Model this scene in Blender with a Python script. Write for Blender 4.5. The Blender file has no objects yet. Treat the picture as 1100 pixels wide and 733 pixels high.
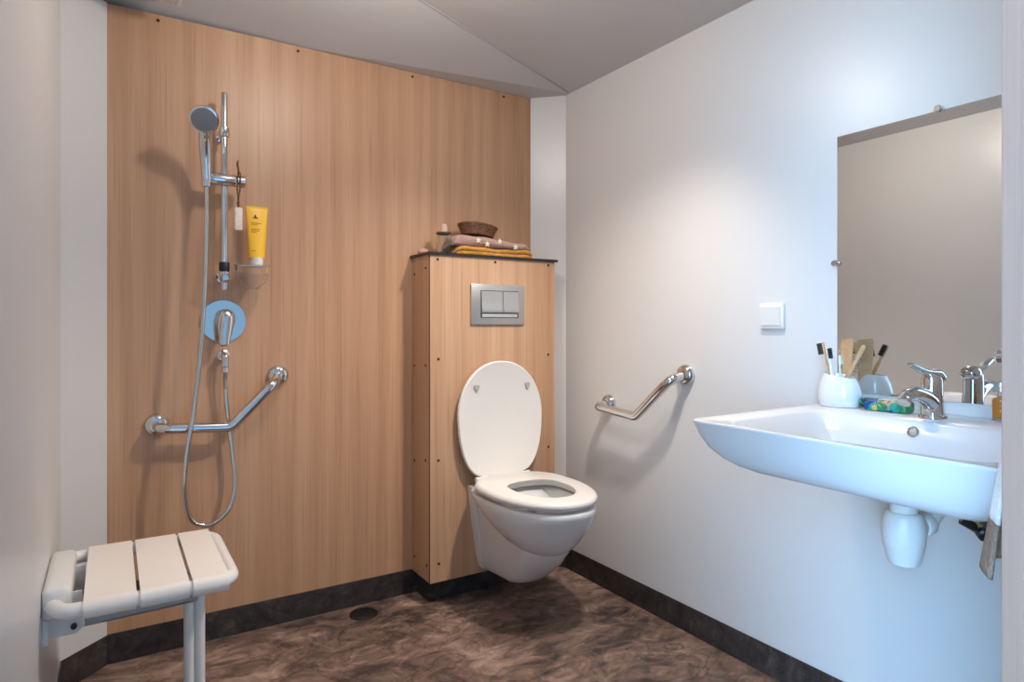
import bpy, bmesh, math, random
from mathutils import Vector, Matrix
random.seed(4)
PI = math.pi
SC = bpy.context.scene
COL = SC.collection
V = Vector

# ------------------------------------------------------------------ materials
def new_mat(name):
    m = bpy.data.materials.new(name); m.use_nodes = True
    nt = m.node_tree
    return m, nt, nt.nodes['Principled BSDF']

def mat(name, col, rough=0.5, metal=0.0, bump=0.0, bscale=60.0, var=0.0, vscale=6.0, **kw):
    m, nt, b = new_mat(name)
    b.inputs['Base Color'].default_value = (*col, 1)
    b.inputs['Roughness'].default_value = rough
    b.inputs['Metallic'].default_value = metal
    for k, v in kw.items():
        b.inputs[k.replace('_', ' ')].default_value = v
    tc = nt.nodes.new('ShaderNodeTexCoord')
    if var:
        n = nt.nodes.new('ShaderNodeTexNoise'); n.inputs['Scale'].default_value = vscale; n.inputs['Detail'].default_value = 5
        r = nt.nodes.new('ShaderNodeValToRGB')
        r.color_ramp.elements[0].position = 0.3; r.color_ramp.elements[1].position = 0.7
        r.color_ramp.elements[0].color = (*[c*(1-var) for c in col], 1)
        r.color_ramp.elements[1].color = (*[min(1, c*(1+var)) for c in col], 1)
        nt.links.new(tc.outputs['Object'], n.inputs['Vector'])
        nt.links.new(n.outputs['Fac'], r.inputs['Fac'])
        nt.links.new(r.outputs['Color'], b.inputs['Base Color'])
    if bump:
        n2 = nt.nodes.new('ShaderNodeTexNoise'); n2.inputs['Scale'].default_value = bscale; n2.inputs['Detail'].default_value = 3
        bp = nt.nodes.new('ShaderNodeBump'); bp.inputs['Strength'].default_value = bump; bp.inputs['Distance'].default_value = 0.004
        nt.links.new(tc.outputs['Object'], n2.inputs['Vector'])
        nt.links.new(n2.outputs['Fac'], bp.inputs['Height'])
        nt.links.new(bp.outputs['Normal'], b.inputs['Normal'])
    return m

def wood(name, c0, c1, c2, rough=0.42, sx=1.0, dark=0.55, off=0.0, pore=.45):
    """vertical grain (along Z) oak veneer: broad tonal bands, growth lines, fine pores"""
    m, nt, b = new_mat(name); N = nt.nodes; L = nt.links
    tc = N.new('ShaderNodeTexCoord')
    mp = N.new('ShaderNodeMapping'); mp.inputs['Location'].default_value = (off, off*.37, off*1.3)
    L.new(tc.outputs['Object'], mp.inputs['Vector'])
    def noise(scale, detail, dist=0.0, rough_=.55):
        q = N.new('ShaderNodeMapping'); q.inputs['Scale'].default_value = scale
        L.new(mp.outputs['Vector'], q.inputs['Vector'])
        n = N.new('ShaderNodeTexNoise'); n.inputs['Scale'].default_value = 1.0
        n.inputs['Detail'].default_value = detail; n.inputs['Distortion'].default_value = dist; n.inputs['Roughness'].default_value = rough_
        L.new(q.outputs['Vector'], n.inputs['Vector']); return n
    broad = noise((6*sx, 6*sx, 0.22), 2)
    grain = noise((55*sx, 55*sx, 0.9), 4, 0.6)
    fine = noise((170*sx, 170*sx, 2.2), 5)
    mid = noise((21*sx, 21*sx, 0.55), 4, 1.4)
    # cathedral figure
    q = N.new('ShaderNodeMapping'); q.inputs['Scale'].default_value = (7*sx, 7*sx, 0.55)
    L.new(mp.outputs['Vector'], q.inputs['Vector'])
    w = N.new('ShaderNodeTexWave'); w.wave_type = 'BANDS'; w.bands_direction = 'X'
    w.inputs['Scale'].default_value = .55; w.inputs['Distortion'].default_value = 9; w.inputs['Detail'].default_value = 2.5; w.inputs['Detail Scale'].default_value = .7
    L.new(q.outputs['Vector'], w.inputs['Vector'])
    def ma(op, a, bb):
        x = N.new('ShaderNodeMath'); x.operation = op
        for i, s in enumerate((a, bb)):
            if isinstance(s, (int, float)): x.inputs[i].default_value = s
            else: L.new(s, x.inputs[i])
        return x.outputs[0]
    s = ma('ADD', ma('MULTIPLY', broad.outputs['Fac'], 0.42), ma('MULTIPLY', grain.outputs['Fac'], 0.13))
    s = ma('ADD', s, ma('MULTIPLY', mid.outputs['Fac'], 0.20))
    s = ma('ADD', s, ma('MULTIPLY', fine.outputs['Fac'], 0.19))
    s = ma('ADD', s, ma('MULTIPLY', w.outputs['Fac'], 0.08))
    r = N.new('ShaderNodeValToRGB')
    e = r.color_ramp.elements
    e[0].position = .30; e[0].color = (*c0, 1); e[1].position = .70; e[1].color = (*c2, 1)
    k = e.new(.49); k.color = (*c1, 1)
    L.new(s, r.inputs['Fac'])
    # dark pores
    pr = N.new('ShaderNodeValToRGB'); pr.color_ramp.elements[0].position = .30; pr.color_ramp.elements[1].position = .44
    pr.color_ramp.elements[0].color = (dark, dark, dark, 1); pr.color_ramp.elements[1].color = (1, 1, 1, 1)
    L.new(fine.outputs['Fac'], pr.inputs['Fac'])
    mx = N.new('ShaderNodeMix'); mx.data_type = 'RGBA'; mx.blend_type = 'MULTIPLY'; mx.inputs['Factor'].default_value = pore
    L.new(r.outputs['Color'], mx.inputs[6]); L.new(pr.outputs['Color'], mx.inputs[7])
    L.new(mx.outputs[2], b.inputs['Base Color'])
    b.inputs['Roughness'].default_value = rough
    bp = N.new('ShaderNodeBump'); bp.inputs['Strength'].default_value = .12; bp.inputs['Distance'].default_value = .002
    L.new(fine.outputs['Fac'], bp.inputs['Height']); L.new(bp.outputs['Normal'], b.inputs['Normal'])
    return m

def slate(name, c_dark, c_mid, c_hi, rough=.45, lo=.40, hi=.66, scale=2.2):
    m, nt, b = new_mat(name); N = nt.nodes; L = nt.links
    tc = N.new('ShaderNodeTexCoord')
    mp = N.new('ShaderNodeMapping'); mp.inputs['Rotation'].default_value = (0, 0, math.radians(28)); mp.inputs['Scale'].default_value = (1, 1.5, 1.3)
    L.new(tc.outputs['Object'], mp.inputs['Vector'])
    n1 = N.new('ShaderNodeTexNoise'); n1.inputs['Scale'].default_value = scale; n1.inputs['Detail'].default_value = 9; n1.inputs['Roughness'].default_value = .62; n1.inputs['Distortion'].default_value = 1.6
    n2 = N.new('ShaderNodeTexNoise'); n2.inputs['Scale'].default_value = scale*5; n2.inputs['Detail'].default_value = 8; n2.inputs['Distortion'].default_value = 1.9; n2.inputs['Roughness'].default_value = .65
    for n in (n1, n2): L.new(mp.outputs['Vector'], n.inputs['Vector'])
    ad = N.new('ShaderNodeMath'); ad.operation = 'MULTIPLY_ADD'; ad.inputs[1].default_value = .43
    L.new(n2.outputs['Fac'], ad.inputs[0])
    ml = N.new('ShaderNodeMath'); ml.operation = 'MULTIPLY'; ml.inputs[1].default_value = .57
    L.new(n1.outputs['Fac'], ml.inputs[0]); L.new(ml.outputs[0], ad.inputs[2])
    r = N.new('ShaderNodeValToRGB'); e = r.color_ramp.elements
    e[0].position = lo; e[0].color = (*c_dark, 1); e[1].position = hi; e[1].color = (*c_hi, 1)
    k = e.new((lo+hi)/2); k.color = (*c_mid, 1)
    L.new(ad.outputs[0], r.inputs['Fac'])
    # thin dark fissures
    v = N.new('ShaderNodeTexNoise'); v.inputs['Scale'].default_value = scale*1.4; v.inputs['Detail'].default_value = 6; v.inputs['Distortion'].default_value = 3.0
    L.new(mp.outputs['Vector'], v.inputs['Vector'])
    sb = N.new('ShaderNodeMath'); sb.operation = 'SUBTRACT'; sb.inputs[1].default_value = .5; L.new(v.outputs['Fac'], sb.inputs[0])
    ab = N.new('ShaderNodeMath'); ab.operation = 'ABSOLUTE'; L.new(sb.outputs[0], ab.inputs[0])
    cr = N.new('ShaderNodeValToRGB'); cr.color_ramp.elements[0].position = 0.0; cr.color_ramp.elements[1].position = .022
    cr.color_ramp.elements[0].color = (.45, .45, .47, 1); cr.color_ramp.elements[1].color = (1, 1, 1, 1)
    L.new(ab.outputs[0], cr.inputs['Fac'])
    mx = N.new('ShaderNodeMix'); mx.data_type = 'RGBA'; mx.blend_type = 'MULTIPLY'; mx.inputs['Factor'].default_value = .8
    L.new(r.outputs['Color'], mx.inputs[6]); L.new(cr.outputs['Color'], mx.inputs[7])
    L.new(mx.outputs[2], b.inputs['Base Color'])
    b.inputs['Roughness'].default_value = rough
    bp = N.new('ShaderNodeBump'); bp.inputs['Strength'].default_value = .3; bp.inputs['Distance'].default_value = .004
    L.new(ad.outputs[0], bp.inputs['Height']); L.new(bp.outputs['Normal'], b.inputs['Normal'])
    return m

M = {}
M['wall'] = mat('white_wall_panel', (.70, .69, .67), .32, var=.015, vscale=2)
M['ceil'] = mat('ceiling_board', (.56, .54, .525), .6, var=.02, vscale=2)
M['seam'] = mat('ceiling_seam_bead', (.42, .38, .35), .6)
M['oak'] = wood('oak_wall_panel', (.36, .185, .095), (.49, .275, .155), (.60, .365, .22))
M['oak_cab'] = wood('oak_cabinet_panel', (.40, .215, .115), (.525, .31, .18), (.63, .40, .25), off=3.1)
M['jamb'] = wood('greyed_oak_jamb', (.24, .125, .085), (.31, .17, .12), (.38, .225, .165), off=7.7, dark=.75, rough=.6)
M['hpl'] = mat('black_laminate_edge', (.012, .011, .011), .35)
M['screw'] = mat('dark_screw_head', (.05, .03, .02), .4, .6)
M['floor'] = slate('brown_slate_vinyl', (.055, .040, .036), (.20, .130, .100), (.44, .31, .245), rough=.5, lo=.40, hi=.61, scale=1.35)
M['base'] = slate('charcoal_slate_vinyl', (.020, .017, .017), (.048, .040, .038), (.12, .098, .09), rough=.42, scale=2.6)
M['chrome'] = mat('chrome', (.68, .68, .69), .07, 1.0)
M['steel'] = mat('polished_steel', (.62, .60, .57), .16, 1.0)
M['satin'] = mat('satin_silver_plastic', (.50, .50, .50), .34, .75)
M['ceramic'] = mat('white_ceramic', (.74, .74, .735), .10, Coat_Weight=.4)
M['seatw'] = mat('white_toilet_plastic', (.82, .79, .75), .28)
M['buff'] = mat('grey_bumper', (.42, .40, .38), .6)
M['plastic'] = mat('white_plastic', (.78, .77, .74), .35)
M['slat'] = mat('cream_plastic_slat', (.86, .80, .73), .42, bump=.05, bscale=300)
M['tubew'] = mat('white_coated_tube', (.80, .78, .75), .30)
M['greym'] = mat('grey_coated_steel', (.40, .40, .39), .4, .2)
M['black'] = mat('black_rubber', (.012, .012, .013), .5)
M['spray'] = mat('grey_spray_face', (.17, .18, .20), .5, bump=.6, bscale=180)
M['yellow'] = mat('yellow_tube', (.90, .50, .03), .35)
M['print'] = mat('brown_print', (.35, .17, .01), .5)
M['brown_print'] = mat('dark_emblem', (.09, .04, .01), .5)
M['tag'] = mat('pale_pumice', (.78, .66, .58), .8, bump=.4, bscale=150, var=.12, vscale=90)
M['cord'] = mat('brown_cord', (.16, .075, .03), .8, bump=.5, bscale=400)
M['clear'] = mat('clear_plastic', (.95, .93, .91), .06, Transmission_Weight=.95, IOR=1.2)
M['glass'] = mat('clear_glass', (.93, .92, .90), .03, Transmission_Weight=1.0, IOR=1.3)
M['amber'] = mat('amber_liquid', (.90, .36, .04), .08, Transmission_Weight=.25, IOR=1.2)
M['mirror'] = mat('mirror_silver', (.80, .81, .80), .012, 1.0)
M['bamboo'] = mat('bamboo', (.60, .36, .18), .5, var=.15, vscale=40)
M['bristlek'] = mat('black_bristles', (.012, .012, .013), .8, bump=1, bscale=600)
M['bristlew'] = mat('white_bristles', (.82, .84, .86), .7, bump=1, bscale=600)
M['yt'] = mat('mustard_terry', (.62, .27, .02), .95, bump=1.0, bscale=350, var=.22, vscale=45, Sheen_Weight=.4)
M['pt'] = mat('dusty_pink_terry', (.48, .30, .235), .95, bump=1.0, bscale=350, var=.12, vscale=40, Sheen_Weight=.4)
M['star'] = mat('cream_star_print', (.80, .70, .60), .95)
M['tw'] = mat('white_terry', (.80, .78, .76), .95, bump=.8, bscale=260, Sheen_Weight=.3)
M['tb'] = mat('brown_woven_border', (.25, .165, .115), .95, bump=.8, bscale=260)
M['wick'] = mat('dark_wicker', (.16, .065, .028), .65, var=.35, vscale=60)
M['soapp'] = mat('pink_soap', (.55, .33, .25), .5)
M['valveb'] = mat('black_valve', (.02, .02, .022), .35, .3)
M['brass'] = mat('brass', (.75, .52, .22), .25, 1.0)
M['ground'] = mat('pale_decking', (.42, .40, .38), .8, var=.1, vscale=4)

def soap_wrap():
    m, nt, b = new_mat('painted_paper_wrap'); N = nt.nodes; L = nt.links
    tc = N.new('ShaderNodeTexCoord')
    vo = N.new('ShaderNodeTexVoronoi'); vo.inputs['Scale'].default_value = 62
    n = N.new('ShaderNodeTexNoise'); n.inputs['Scale'].default_value = 30; n.inputs['Distortion'].default_value = 2
    L.new(tc.outputs['Object'], n.inputs['Vector'])
    mxv = N.new('ShaderNodeMix'); mxv.data_type = 'VECTOR'; mxv.inputs['Factor'].default_value = .04
    L.new(tc.outputs['Object'], mxv.inputs[4]); L.new(n.outputs['Color'], mxv.inputs[5]); L.new(mxv.outputs[1], vo.inputs['Vector'])
    sep = N.new('ShaderNodeSeparateColor'); L.new(vo.outputs['Color'], sep.inputs['Color'])
    r = N.new('ShaderNodeValToRGB'); r.color_ramp.interpolation = 'CONSTANT'
    cols = [(0, (.008, .16, .10)), (.26, (.02, .30, .22)), (.42, (.01, .012, .02)), (.58, (.01, .05, .22)), (.70, (.03, .26, .08)), (.84, (.55, .42, .10)), (.88, (.02, .22, .26)), (.94, (.62, .28, .18))]
    e = r.color_ramp.elements; e[0].position, e[0].color = cols[0][0], (*cols[0][1], 1); e[1].position, e[1].color = cols[1][0], (*cols[1][1], 1)
    for p, c in cols[2:]:
        k = e.new(p); k.color = (*c, 1)
    L.new(sep.outputs[0], r.inputs['Fac']); L.new(r.outputs['Color'], b.inputs['Base Color'])
    b.inputs['Roughness'].default_value = .35
    return m
M['wrap'] = soap_wrap()

# ------------------------------------------------------------------ object helpers
ROOT = {}            # object -> world origin of its thing
def _props(o, label=None, cat=None, group=None, kind=None):
    if label: o['label'] = label
    if cat: o['category'] = cat
    if group: o['group'] = group
    if kind: o['kind'] = kind
    return o

def thing(name, loc, label, cat, group=None):
    o = bpy.data.objects.new(name, None); COL.objects.link(o)
    o.empty_display_size = .05
    o.location = loc; ROOT[o] = V(loc)
    return _props(o, label, cat, group)

def obj(name, bm, mats, parent=None, loc=(0, 0, 0), smooth=True, label=None, sub=0, sharp=35, **kw):
    """bm is in world coordinates"""
    base = ROOT[parent] if parent else V(loc)
    bmesh.ops.translate(bm, verts=bm.verts, vec=-base)
    bmesh.ops.recalc_face_normals(bm, faces=bm.faces)
    me = bpy.data.meshes.new(name); bm.to_mesh(me); bm.free()
    for m in (mats if isinstance(mats, (list, tuple)) else [mats]): me.materials.append(m)
    if smooth:
        me.shade_smooth()
        me.set_sharp_from_angle(angle=math.radians(sharp))
    o = bpy.data.objects.new(name, me); COL.objects.link(o)
    if parent: o.parent = parent
    else: o.location = loc
    ROOT[o] = base
    if sub:
        md = o.modifiers.new('sub', 'SUBSURF'); md.levels = sub; md.render_levels = sub
    return _props(o, label, **kw)

def box(bm, lo, hi, bev=0.0, seg=2, mi=0):
    vs = [bm.verts.new((x, y, z)) for x in (lo[0], hi[0]) for y in (lo[1], hi[1]) for z in (lo[2], hi[2])]
    fs = [(0, 1, 3, 2), (4, 6, 7, 5), (0, 4, 5, 1), (2, 3, 7, 6), (0, 2, 6, 4), (1, 5, 7, 3)]
    F = [bm.faces.new([vs[i] for i in f]) for f in fs]
    for f in F: f.material_index = mi
    if bev:
        ed = list({e for f in F for e in f.edges})
        bmesh.ops.bevel(bm, geom=ed, offset=bev, segments=seg, profile=.5, affect='EDGES', material=-1)
    return bm

def nbm(): return bmesh.new()

def B(lo, hi, bev=0.0, seg=2): return box(nbm(), lo, hi, bev, seg)

def skin(bm, rings, close=True, cap0=True, cap1=True, mi=0):
    R = [[bm.verts.new(p) for p in r] for r in rings]
    n = len(R[0])
    for a, b in zip(R, R[1:]):
        for i in range(n if close else n-1):
            j = (i+1) % n
            f = bm.faces.new((a[i], a[j], b[j], b[i])); f.material_index = mi
    if cap0: bm.faces.new(R[0][::-1]).material_index = mi
    if cap1: bm.faces.new(R[-1]).material_index = mi
    return R

def frames(pts):
    pts = [V(p) for p in pts]
    T = []
    for i in range(len(pts)):
        a = pts[max(0, i-1)]; b = pts[min(len(pts)-1, i+1)]
        T.append((b-a).normalized())
    up = V((0, 0, 1)) if abs(T[0].z) < .9 else V((1, 0, 0))
    n = (up - T[0]*up.dot(T[0])).normalized()
    out = []
    for p, t in zip(pts, T):
        n = (n - t*n.dot(t)).normalized()
        out.append((p, t, n, t.cross(n)))
    return out

def tube(bm, pts, r, seg=16, cap=True, flat=1.0, mi=0):
    """r: number or list of radii; flat squashes the second axis"""
    fr = frames(pts)
    rr = r if isinstance(r, (list, tuple)) else [r]*len(fr)
    rings = [[p + n*(math.cos(2*PI*k/seg)*q) + b*(math.sin(2*PI*k/seg)*q*flat) for k in range(seg)] for (p, t, n, b), q in zip(fr, rr)]
    skin(bm, rings, True, cap, cap, mi)
    return bm

def fillet(pts, r, n=7):
    pts = [V(p) for p in pts]; out = [pts[0]]
    for i in range(1, len(pts)-1):
        p = pts[i]; a = (pts[i-1]-p); b = (pts[i+1]-p)
        rr = min(r, a.length*.48, b.length*.48)
        p0 = p + a.normalized()*rr; p1 = p + b.normalized()*rr
        for k in range(n+1):
            t = k/n
            out.append(p0*(1-t)**2 + p*(2*t*(1-t)) + p1*t*t)
    out.append(pts[-1]); return out

def smooth_path(pts, n=8):
    pts = [V(p) for p in pts]; P = [pts[0]*2-pts[1]] + pts + [pts[-1]*2-pts[-2]]; out = []
    for i in range(1, len(P)-2):
        for k in range(n):
            t = k/n; a, b, c, d = P[i-1:i+3]
            out.append(.5*((2*b)+(c-a)*t+(2*a-5*b+4*c-d)*t*t+(3*b-a-3*c+d)*t**3))
    out.append(pts[-1]); return out

def lathe(bm, prof, c, axis=(0, 0, 1), seg=32, mi=0, sx=1.0, sy=1.0):
    """prof: list of (radius, height along the axis)"""
    a = V(axis).normalized(); up = V((0, 0, 1)) if abs(a.z) < .9 else V((1, 0, 0))
    n = (up - a*up.dot(a)).normalized(); b = a.cross(n); c = V(c)
    rings = []
    for r, h in prof:
        r = max(r, 1e-5)
        rings.append([c + a*h + n*(math.cos(2*PI*k/seg)*r*sx) + b*(math.sin(2*PI*k/seg)*r*sy) for k in range(seg)])
    skin(bm, rings, True, True, True, mi)
    return bm

def prism(bm, outline, ext, mi=0, bev=0):
    """extrude a 3-D outline by vector ext"""
    ext = V(ext)
    skin(bm, [[V(p) for p in outline], [V(p)+ext for p in outline]], True, True, True, mi)
    return bm

def plane_wall(name, pts, m, loc, depth):
    o = obj(name, prism(nbm(), pts, depth), m, None, loc, smooth=False, kind='structure')
    return o

# ------------------------------------------------------------------ room shell (metres; origin under the camera)
XL, XR, YB, YF, H = -.125, 1.672, 2.345, .30, 2.05
BB = .0915
fl = obj('floor', B((XL-.1, .1, -.05), (XR+.1, YB+.1, 0)), M['floor'], loc=(.8, 1.2, 0), smooth=False, kind='structure')
obj('ground', B((-9, -12, -.25), (9, .1, -.12)), M['ground'], loc=(0, -3, -.12), smooth=False, kind='structure')
plane_wall('wall_left', [(XL, YF-.2, 0), (XL, YB+.1, 0), (XL, YB+.1, H), (XL, YF-.2, H)], M['wall'], (XL, 1.2, 0), (-.08, 0, 0))
plane_wall('wall_right', [(XR, YF-.2, 0), (XR, YB+.1, 0), (XR, YB+.1, H), (XR, YF-.2, H)], M['wall'], (XR, 1.2, 0), (.08, 0, 0))
plane_wall('wall_back', [(XL, YB+.012, 0), (XR, YB+.012, 0), (XR, YB+.012, H), (XL, YB+.012, H)], M['wall'], (.78, YB, 0), (0, .08, 0))
# front wall with the open doorway the photograph is taken through
DX0, DX1, DH = -.10, .811, 1.98
w = nbm()
box(w, (XL, .1, 0), (DX0, YF, H)); box(w, (DX1+.02, .1, 0), (XR, YF, H)); box(w, (DX0, .1, DH), (DX1+.02, YF, H))
prism(w, [(XL, .1, H), (XR, .1, H), (.78, .1, 2.145)], (0, .2, 0))
obj('wall_front', w, M['wall'], loc=(1.2, .2, 0), smooth=False, kind='structure')
obj('trim_1', B((DX1, .085, 0), (DX1+.02, YF+.006, DH), .003), M['jamb'], loc=(DX1+.01, .2, 0), kind='structure')
# splayed corner boards
obj('trim_2', prism(nbm(), [(-.0125, YB, BB), (XL, 2.2325, BB), (XL, 2.26, BB), (-.0125, YB+.012, BB)], (0, 0, H-BB)), M['wall'], loc=(-.07, 2.29, 0), smooth=False, kind='structure')
obj('trim_3', prism(nbm(), [(1.5615, YB, BB), (XR, 2.2345, BB), (XR, 2.26, BB), (1.5615, YB+.012, BB)], (0, 0, H-BB)), M['wall'], loc=(1.62, 2.29, 0), smooth=False, kind='structure')
# shallow hipped ceiling: folds run from the corners to a low ridge
cl, cr = (XL, 2.2325, H), (XR, 2.205, H)
rd, rf = (.78, 1.94, 2.145), (.78, .1, 2.145)
bl, br = (XL, YB+.1, H), (XR, YB+.1, H)
c = nbm()
def poly(bm, pts): bm.faces.new([bm.verts.new(p) for p in pts])
for pl in ([bl, br, cr], [bl, cr, rd], [bl, rd, cl], [cr, (XR, .1, H), rf, rd], [cl, rd, rf, (XL, .1, H)]):
    poly(c, pl)
bmesh.ops.remove_doubles(c, verts=c.verts, dist=1e-4)
bmesh.ops.recalc_face_normals(c, faces=c.faces)
geo = bmesh.ops.extrude_face_region(c, geom=c.faces[:])
bmesh.ops.translate(c, verts=[g for g in geo['geom'] if isinstance(g, bmesh.types.BMVert)], vec=(0, 0, .05))
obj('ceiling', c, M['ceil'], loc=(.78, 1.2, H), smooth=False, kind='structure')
obj('trim_4', tube(nbm(), [V(cr)+V((-.012, -.004, -.0005)), V(rd)+V((0, 0, -.0015))], .0028, 8), M['seam'], loc=(1.2, 2.1, 2.09), kind='structure')
# vinyl skirting, flush under the boards
obj('baseboard_back', B((-.0125, YB-.002, 0), (1.5615, YB+.011, BB), .0015), M['base'], loc=(.5, YB, 0), smooth=False, kind='structure')
obj('baseboard_left', B((XL, .32, 0), (XL+.004, 2.2325, BB), .0015), M['base'], loc=(XL, 1.5, 0), smooth=False, kind='structure')
obj('baseboard_right', B((XR-.004, .32, 0), (XR, 2.2345, BB), .0015), M['base'], loc=(XR, 1.5, 0), smooth=False, kind='structure')
obj('trim_5', prism(nbm(), [(-.0125, YB-.002, 0), (XL, 2.2305, 0), (XL, 2.26, 0), (-.0125, YB+.012, 0)], (0, 0, BB)), M['base'], loc=(-.07, 2.29, 0), smooth=False, kind='structure')
obj('trim_6', prism(nbm(), [(1.5615, YB-.002, 0), (XR, 2.2325, 0), (XR, 2.26, 0), (1.5615, YB+.012, 0)], (0, 0, BB)), M['base'], loc=(1.62, 2.29, 0), smooth=False, kind='structure')

# ------------------------------------------------------------------ screws (one mesh, copied)
SCREWS = {}
def screws(parent, pts, axis):
    key = tuple(axis)
    for p in pts:
        if key not in SCREWS:
            b = lathe(nbm(), [(.0052, 0), (.0052, .0012), (.0036, .0022), (.0012, .0022), (.0012, .0012)], ROOT[parent], axis, 14)
            o = obj('screw', b, M['screw'], parent); SCREWS[key] = o
        else:
            o = SCREWS[key].copy(); COL.objects.link(o); o.parent = parent; ROOT[o] = ROOT[parent]
        o.location = V(p) - ROOT[parent]

# ------------------------------------------------------------------ oak shower wall panel
t = thing('wall_cladding', (.775, YB, BB), 'tall oak veneer panel cladding the back wall behind the shower', 'panel')
obj('board', B((-.0125, YB, BB+.001), (1.5615, YB+.011, H-.001), .0008, 1), M['oak'], t, smooth=False)
screws(t, [(.126, YB, 2.03), (.564, YB, 2.031), (1.003, YB, 2.03), (1.423, YB, 2.031)], (0, -1, 0))

# ------------------------------------------------------------------ boxed-in cistern
CX0, CX1, CY, CZ = 1.0, 1.568, 2.1735, 1.315
t = thing('cistern_cabinet', (1.285, 2.26, 0), 'oak box housing the cistern, with a black top ledge, behind the toilet', 'cabinet')
f = B((CX0, CY, BB), (CX1, CY+.010, CZ), .0006, 1)
for fc in f.faces:
    if fc.normal.y > -.5: fc.material_index = 1
f.normal_update()
for fc in f.faces: fc.material_index = 0 if abs(fc.normal.y) > .7 else 1
obj('front_panel', f, [M['oak_cab'], M['hpl']], t, smooth=False)
obj('side_panel', B((CX0+.001, CY+.0105, BB), (CX0+.010, YB, CZ)), M['oak_cab'], t, smooth=False)
obj('side_panel', B((CX1-.010, CY+.0105, BB), (CX1-.001, 2.335, CZ)), M['oak_cab'], t, smooth=False)
obj('ledge_top', prism(nbm(), [(CX0-.008, CY-.010, CZ), (CX1+.010, CY-.010, CZ), (CX1+.010, 2.318, CZ), (1.5615, YB, CZ), (CX0-.008, YB, CZ)], (0, 0, .009)), M['hpl'], t, smooth=False, label='thin black laminate ledge')
obj('plinth', B((CX0+.022, CY+.060, 0), (CX1-.010, YB-.003, BB-.0005)), M['base'], t, smooth=False, label='charcoal plinth')
screws(t, [(1.031, CY, 1.298), (1.28, CY, 1.300), (1.535, CY, 1.300), (1.034, CY, .925), (1.535, CY, .93), (1.034, CY, .546), (1.537, CY, .547), (1.036, CY, .16), (1.535, CY, .16)], (0, -1, 0))
screws(t, [(CX0+.001, 2.215, 1.267), (CX0+.001, 2.319, 1.25), (CX0+.001, 2.215, .9), (CX0+.001, 2.319, .894), (CX0+.001, 2.215, .543), (CX0+.001, 2.319, .524), (CX0+.001, 2.205, .15), (CX0+.001, 2.319, .15)], (-1, 0, 0))
# flush plate
FX0, FX1, FZ0, FZ1 = 1.168, 1.410, 1.054, 1.211
fp = nbm(); box(fp, (FX0, CY-.011, FZ0), (FX1, CY, FZ1), .003)
fpl = obj('flush_plate', fp, M['satin'], t, label='satin silver dual flush plate')
rec = obj('recess', B((FX0+.040, CY-.0118, FZ0+.026), (FX1-.028, CY-.0105, FZ1-.024), .0006, 1), mat('dark_gap', (.06, .06, .06), .5), fpl, smooth=False)
def button(x0, x1):
    b = nbm(); z0, z1 = FZ0+.047, FZ1-.027
    prof = [(0, z1), (.003, z1), (.0035, z1-.03), (.006, z0+.018), (.010, z0+.004), (.008, z0), (0, z0)]
    skin(b, [[(x, CY-.0118-d, z) for d, z in prof] for x in (x0, x1)])
    obj('flush_button', b, M['satin'], fpl, sharp=50)
button(FX0+.043, FX0+.137); button(FX0+.140, FX1-.031)
obj('finger_slot', B((FX0+.046, CY-.0135, FZ0+.029), (FX1-.034, CY-.0115, FZ0+.043), .0008, 1), M['chrome'], fpl)

# ------------------------------------------------------------------ toilet
TX = 1.287
def egg(cy0, cy1, hw, z, n=48, cx=TX, pw=2.35, back=.62, zf=None):
    """closed egg outline: back end at cy1, front tip at cy0; back is squarer, z may tilt"""
    out = []
    ym = cy0 + (cy1-cy0)*.58
    for k in range(n):
        a = 2*PI*k/n; cs, sn = math.cos(a), math.sin(a)
        if sn < 0:                               # front
            y = ym + (ym-cy0)*sn; e = 2.0/2.15
        else:
            y = ym + (cy1-ym)*(abs(sn)**back); e = 2.0/pw
        x = cx + hw*math.copysign(abs(cs)**e, cs)
        out.append((x, y, z if zf is None else z+(zf-z)*(cy1-y)/(cy1-cy0)))
    return out
tl = thing('toilet', (TX, 2.0, 0), 'white wall hung toilet with its lid raised, fixed to the oak box', 'toilet')
b = nbm()
# outer bowl: from the bottom of the belly up to the rim and down the inside
rings = []
for z, y0, y1, hw in ((.258, 1.785, 1.84, .035), (.266, 1.765, 1.87, .065), (.280, 1.742, 1.91, .095), (.305, 1.716, 1.965, .125), (.338, 1.688, 2.02, .150), (.372, 1.663, 2.07, .168), (.402, 1.648, 2.115, .178), (.420, 1.641, 2.150, .181), (.432, 1.639, 2.168, .182), (.440, 1.645, 2.168, .178)):
    rings.append(egg(y0, y1, hw, z))
for z, y0, y1, hw in ((.440, 1.700, 2.02, .128), (.428, 1.712, 2.01, .122), (.36, 1.73, 2.0, .112), (.30, 1.79, 1.98, .085), (.262, 1.86, 1.95, .05)):
    rings.append(egg(y0, y1, hw, z))
skin(b, rings)
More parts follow.
